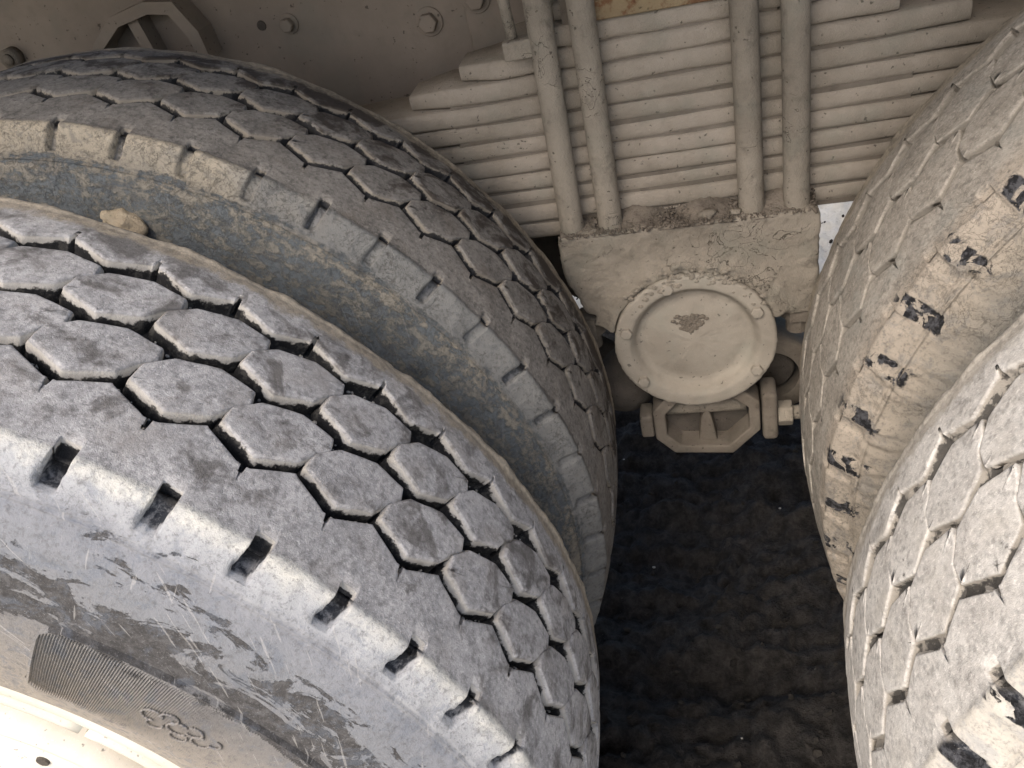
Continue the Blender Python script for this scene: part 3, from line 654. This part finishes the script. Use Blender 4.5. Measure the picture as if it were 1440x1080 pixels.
bm = bmesh.new(); tube(bm, (-.118, .585, zz(-.05)), (-.25, .70, zz(-.02)), .045, .03, n=20); bmesh.ops.create_uvsphere(bm, u_segments=20, v_segments=12, radius=.05, matrix=Matrix.Translation((-.115, .585, zz(-.05)))); bm_obj('torque_rod', bm, M_DARK, truck, smooth=True)
# centre casting behind the saddle and the cross shaft
bm = bmesh.new(); lathe_y(bm, [(.0, .66), (.085, .66), (.085, .72), (.062, .74), (.062, 1.3), (.0, 1.3)], 36, CX, zz(CZ)); bm_obj('cross_shaft', bm, M_DARK, truck, smooth=True)
bm = bmesh.new(); prism_y(bm, [(-.42, zz(.42)), (.17, zz(.42)), (.13, zz(.1)), (.10, zz(-.05)), (-.10, zz(-.05)), (-.30, zz(.1))], .72, .76); bm_obj('shaft_bracket', bm, M_DARK, truck)

# ------------------------------------------------------------------ frame rail with bolts and cast gusset
bm = bmesh.new(); box(bm, -2.6, 2.6, .680, .688, zz(.375), zz(.640)); box(bm, -2.6, 2.6, .6882, .76, zz(.375), zz(.383)); box(bm, -2.6, 2.6, .6882, .76, zz(.632), zz(.640))
rail = bm_obj('frame_rail', bm, M_FRAME, truck)
bm = bmesh.new(); box(bm, -.255, .30, .668, .6785, zz(.36), zz(.60)); o = bm_obj('spring_hanger_plate', bm, M_FRAME, rail); bevel_mod(o, .006, 3)
def rail_bolt(x, z, rad_, washer=True, y=.680):
    bm = bmesh.new()
    if washer: lathe_y(bm, [(rad_ * 1.45, y), (rad_ * 1.45, y - .003), (0, y - .003)], 24, 0, 0)
    lathe_y(bm, [(rad_, y - .0025), (rad_, y - .013), (rad_ * .85, y - .0145), (0, y - .0145)], 6, 0, 0)
    o = bm_obj('bolt', bm, M_FRAME, rail, (x, 0, zz(z))); bevel_mod(o, .0012); return o
rail_bolt(-.3051, .4726, .0125); rail_bolt(-.236, .492, .0125, y=.668); rail_bolt(-.4921, .5011, .009);
bm = bmesh.new()
g_out = [(-.775, .500), (-.755, .528), (-.715, .556), (-.66, .566), (-.62, .560), (-.600, .520), (-.598, .485)]
g_in = [(-.760, .498), (-.744, .520), (-.708, .543), (-.66, .551), (-.632, .546), (-.617, .515), (-.614, .487)]
def strip(bm, A, B, y0, y1):
    n = len(A); a = [bm.verts.new((x, y0, zz(z))) for x, z in A]; b = [bm.verts.new((x, y0, zz(z))) for x, z in B]; c = [bm.verts.new((x, y1, zz(z))) for x, z in A]; d = [bm.verts.new((x, y1, zz(z))) for x, z in B]
    for i in range(n - 1): bm.faces.new((a[i], a[i + 1], b[i + 1], b[i])); bm.faces.new((a[i + 1], a[i], c[i], c[i + 1])); bm.faces.new((b[i], b[i + 1], d[i + 1], d[i]))
    bm.faces.new((a[0], b[0], d[0], c[0])); bm.faces.new((a[-1], c[-1], d[-1], b[-1]))
strip(bm, g_out, g_in, .640, .6795)
prism_y(bm, [(-.700, zz(.548)), (-.684, zz(.550)), (-.676, zz(.49)), (-.692, zz(.49))], .650, .6795)
bm_obj('gusset', bm, M_FRAME, rail)
bm = bmesh.new(); tube(bm, (0, .6795, 0), (0, .664, 0), .014, n=20); tube(bm, (0, .664, 0), (0, .660, 0), .008, n=12); bm_obj('stud', bm, M_GRIME, rail, (-.91, 0, zz(.526)), smooth=True)
bm = bmesh.new(); lathe_y(bm, [(.0065, .6797), (.0062, .6785), (0, .6783)], 14); bm_obj('bolt_hole', bm, M_DARK, rail, (-.531, 0, zz(.505)))

# cargo body above, out of the frame, edges cut to shape the light on tyres and chassis
bm = bmesh.new(); box(bm, -3.2, 2.6, .04, .82, zz(.90), zz(.94)); box(bm, -3.2, 2.6, .02, .039, zz(.86), zz(1.3))
bm_obj('cargo_body', bm, M_FRAME, truck)

# ------------------------------------------------------------------ loose dirt on the saddle
bm = bmesh.new(); rr = random.Random(11)
for k in range(900):
    x = rr.uniform(-.160, .148); y = rr.uniform(.513, .556); s_ = rr.uniform(.0008, .0026) * (1.6 if rr.random() < .05 else 1)
    z = .2285 + max(0, (y - .525)) * .22 + rr.uniform(0, .0015)
    bmesh.ops.create_icosphere(bm, subdivisions=1, radius=s_, matrix=Matrix.Translation((x, y, zz(z))) @ Matrix.Rotation(rr.random() * 3, 4, 'Y') @ Matrix.Diagonal((1.3, 1, .7, 1)))
gx = 60; prev = None
for i in range(gx + 1):
    x = -.160 + .308 * i / gx; row = []
    for j in range(9):
        y = .517 + .040 * j / 8; z = .2262 + (.0012 if y > .52 else -.002) + max(0, (y - .523)) * .28 * (1 + .6 * math.sin(i * .37 + 1)) * (1 + .3 * rr.random()) + rr.uniform(0, .001)
        row.append(bm.verts.new((x, y, zz(z))))
    if prev:
        for j in range(8): bm.faces.new((prev[j], row[j], row[j + 1], prev[j + 1]))
    prev = row
bm_obj('loose_dirt', bm, M_DIRT, smooth=True, kind='stuff', label='loose grit lying along the top of the saddle block')
for i, (x, y, s_, lb) in enumerate(((.022, .531, .0085, 'larger flat pebble in the grit at the foot of the leaf springs'), (.055, .528, .0055, 'small pebble in the grit left of the third steel rod'))):
    me = rock_mesh('pebble', (s_ * 1.3, s_, s_ * .7), M_CH, 40 + i); link('pebble', me, None, (x, y, zz(.2325)), label=lb, category='pebble', group='pebbles on the saddle ledge')
me = rock_mesh('mud_clod', (.020, .012, .011), M_MUD, 71, 3, .3)
link('mud_clod', me, None, (-.676 + .4875 * math.cos(math.radians(68)), .209, Z0 + .4875 * math.sin(math.radians(68))), (0, .4, 0), label='brown mud clod stuck on the sidewall between the two left tyres', category='mud clod')

# ------------------------------------------------------------------ ground
def axis(lo, hi, dlo, dhi, step, k=1.35):
    v = list(np.arange(dlo, dhi + 1e-9, step)); s_ = step; a = dlo
    while a > lo: s_ *= k; a -= s_; v.insert(0, a)
    s_ = step; a = dhi
    while a < hi: s_ *= k; a += s_; v.append(a)
    return np.array(v)
gxs = axis(-40, 40, -.45, .75, .008); gys = axis(-40, 60, .1, 2.1, .008)
GX, GY = np.meshgrid(gxs, gys, indexing='ij')
mask = np.clip(1.4 - np.hypot(GX - .1, GY - 1.0) / 3, 0, 1)
H = (fbm(GX, GY, GX * 0, 7, 4) * .022 + np.abs(fbm(GX + 9, GY, GX * 0, 26, 3)) * .020 + fbm(GX, GY, GX * 0 + 3, 85, 2) * .0045 + (1 - np.abs(fbm(GX * .25 + GY * .10, GY * 1.3, GX * 0 + 7, 9, 3))) * .045 + np.abs(fbm(GX, GY, GX * 0 + 1, 60, 2)) * .006) * mask
V = np.stack([GX, GY, H - .036], -1).reshape(-1, 3); nx, ny = len(gxs), len(gys)
ii, jj = np.meshgrid(np.arange(nx - 1), np.arange(ny - 1), indexing='ij')
F = np.stack([ii * ny + jj, (ii + 1) * ny + jj, (ii + 1) * ny + jj + 1, ii * ny + jj + 1], -1).reshape(-1, 4)
link('ground', mesh_np('ground', V, F, ground_mat()), kind='structure', label='dark soil under the truck, painted sunlit-pale beyond it')
M_RUB = dust_mat('dark_gravel', (.018, .016, .014), (.040, .035, .030), dark=.5)
bm = bmesh.new(); rr = random.Random(21)
for k in range(500):
    x, y = rr.uniform(-.4, .7), rr.uniform(.12, 2.0); s_ = rr.uniform(.003, .008) * (2.0 if rr.random() < .05 else 1); z = float(np.interp(x, gxs, H[:, int(np.searchsorted(gys, y))]))
    bmesh.ops.create_icosphere(bm, subdivisions=1, radius=s_, matrix=Matrix.Translation((x, y, z - .034)) @ Euler((rr.random() * 3, rr.random() * 3, 0)).to_matrix().to_4x4() @ Matrix.Diagonal((1.3, 1, .7, 1)))
bm_obj('gravel', bm, M_RUB, kind='stuff', label='small dark gravel scattered over the soil under the truck')
bm = bmesh.new()
for k in range(12):
    x, y = rr.uniform(-.3, .35), rr.uniform(.2, 1.0); s_ = rr.uniform(.0012, .0032); z = float(np.interp(x, gxs, H[:, int(np.searchsorted(gys, y))]))
    bmesh.ops.create_icosphere(bm, subdivisions=1, radius=s_, matrix=Matrix.Translation((x, y, z - .0345)) @ Matrix.Diagonal((1.4, 1, .7, 1)))
bm_obj('pale_grit', bm, M_STONE, kind='stuff', label='pale grit flecks on the dark soil')
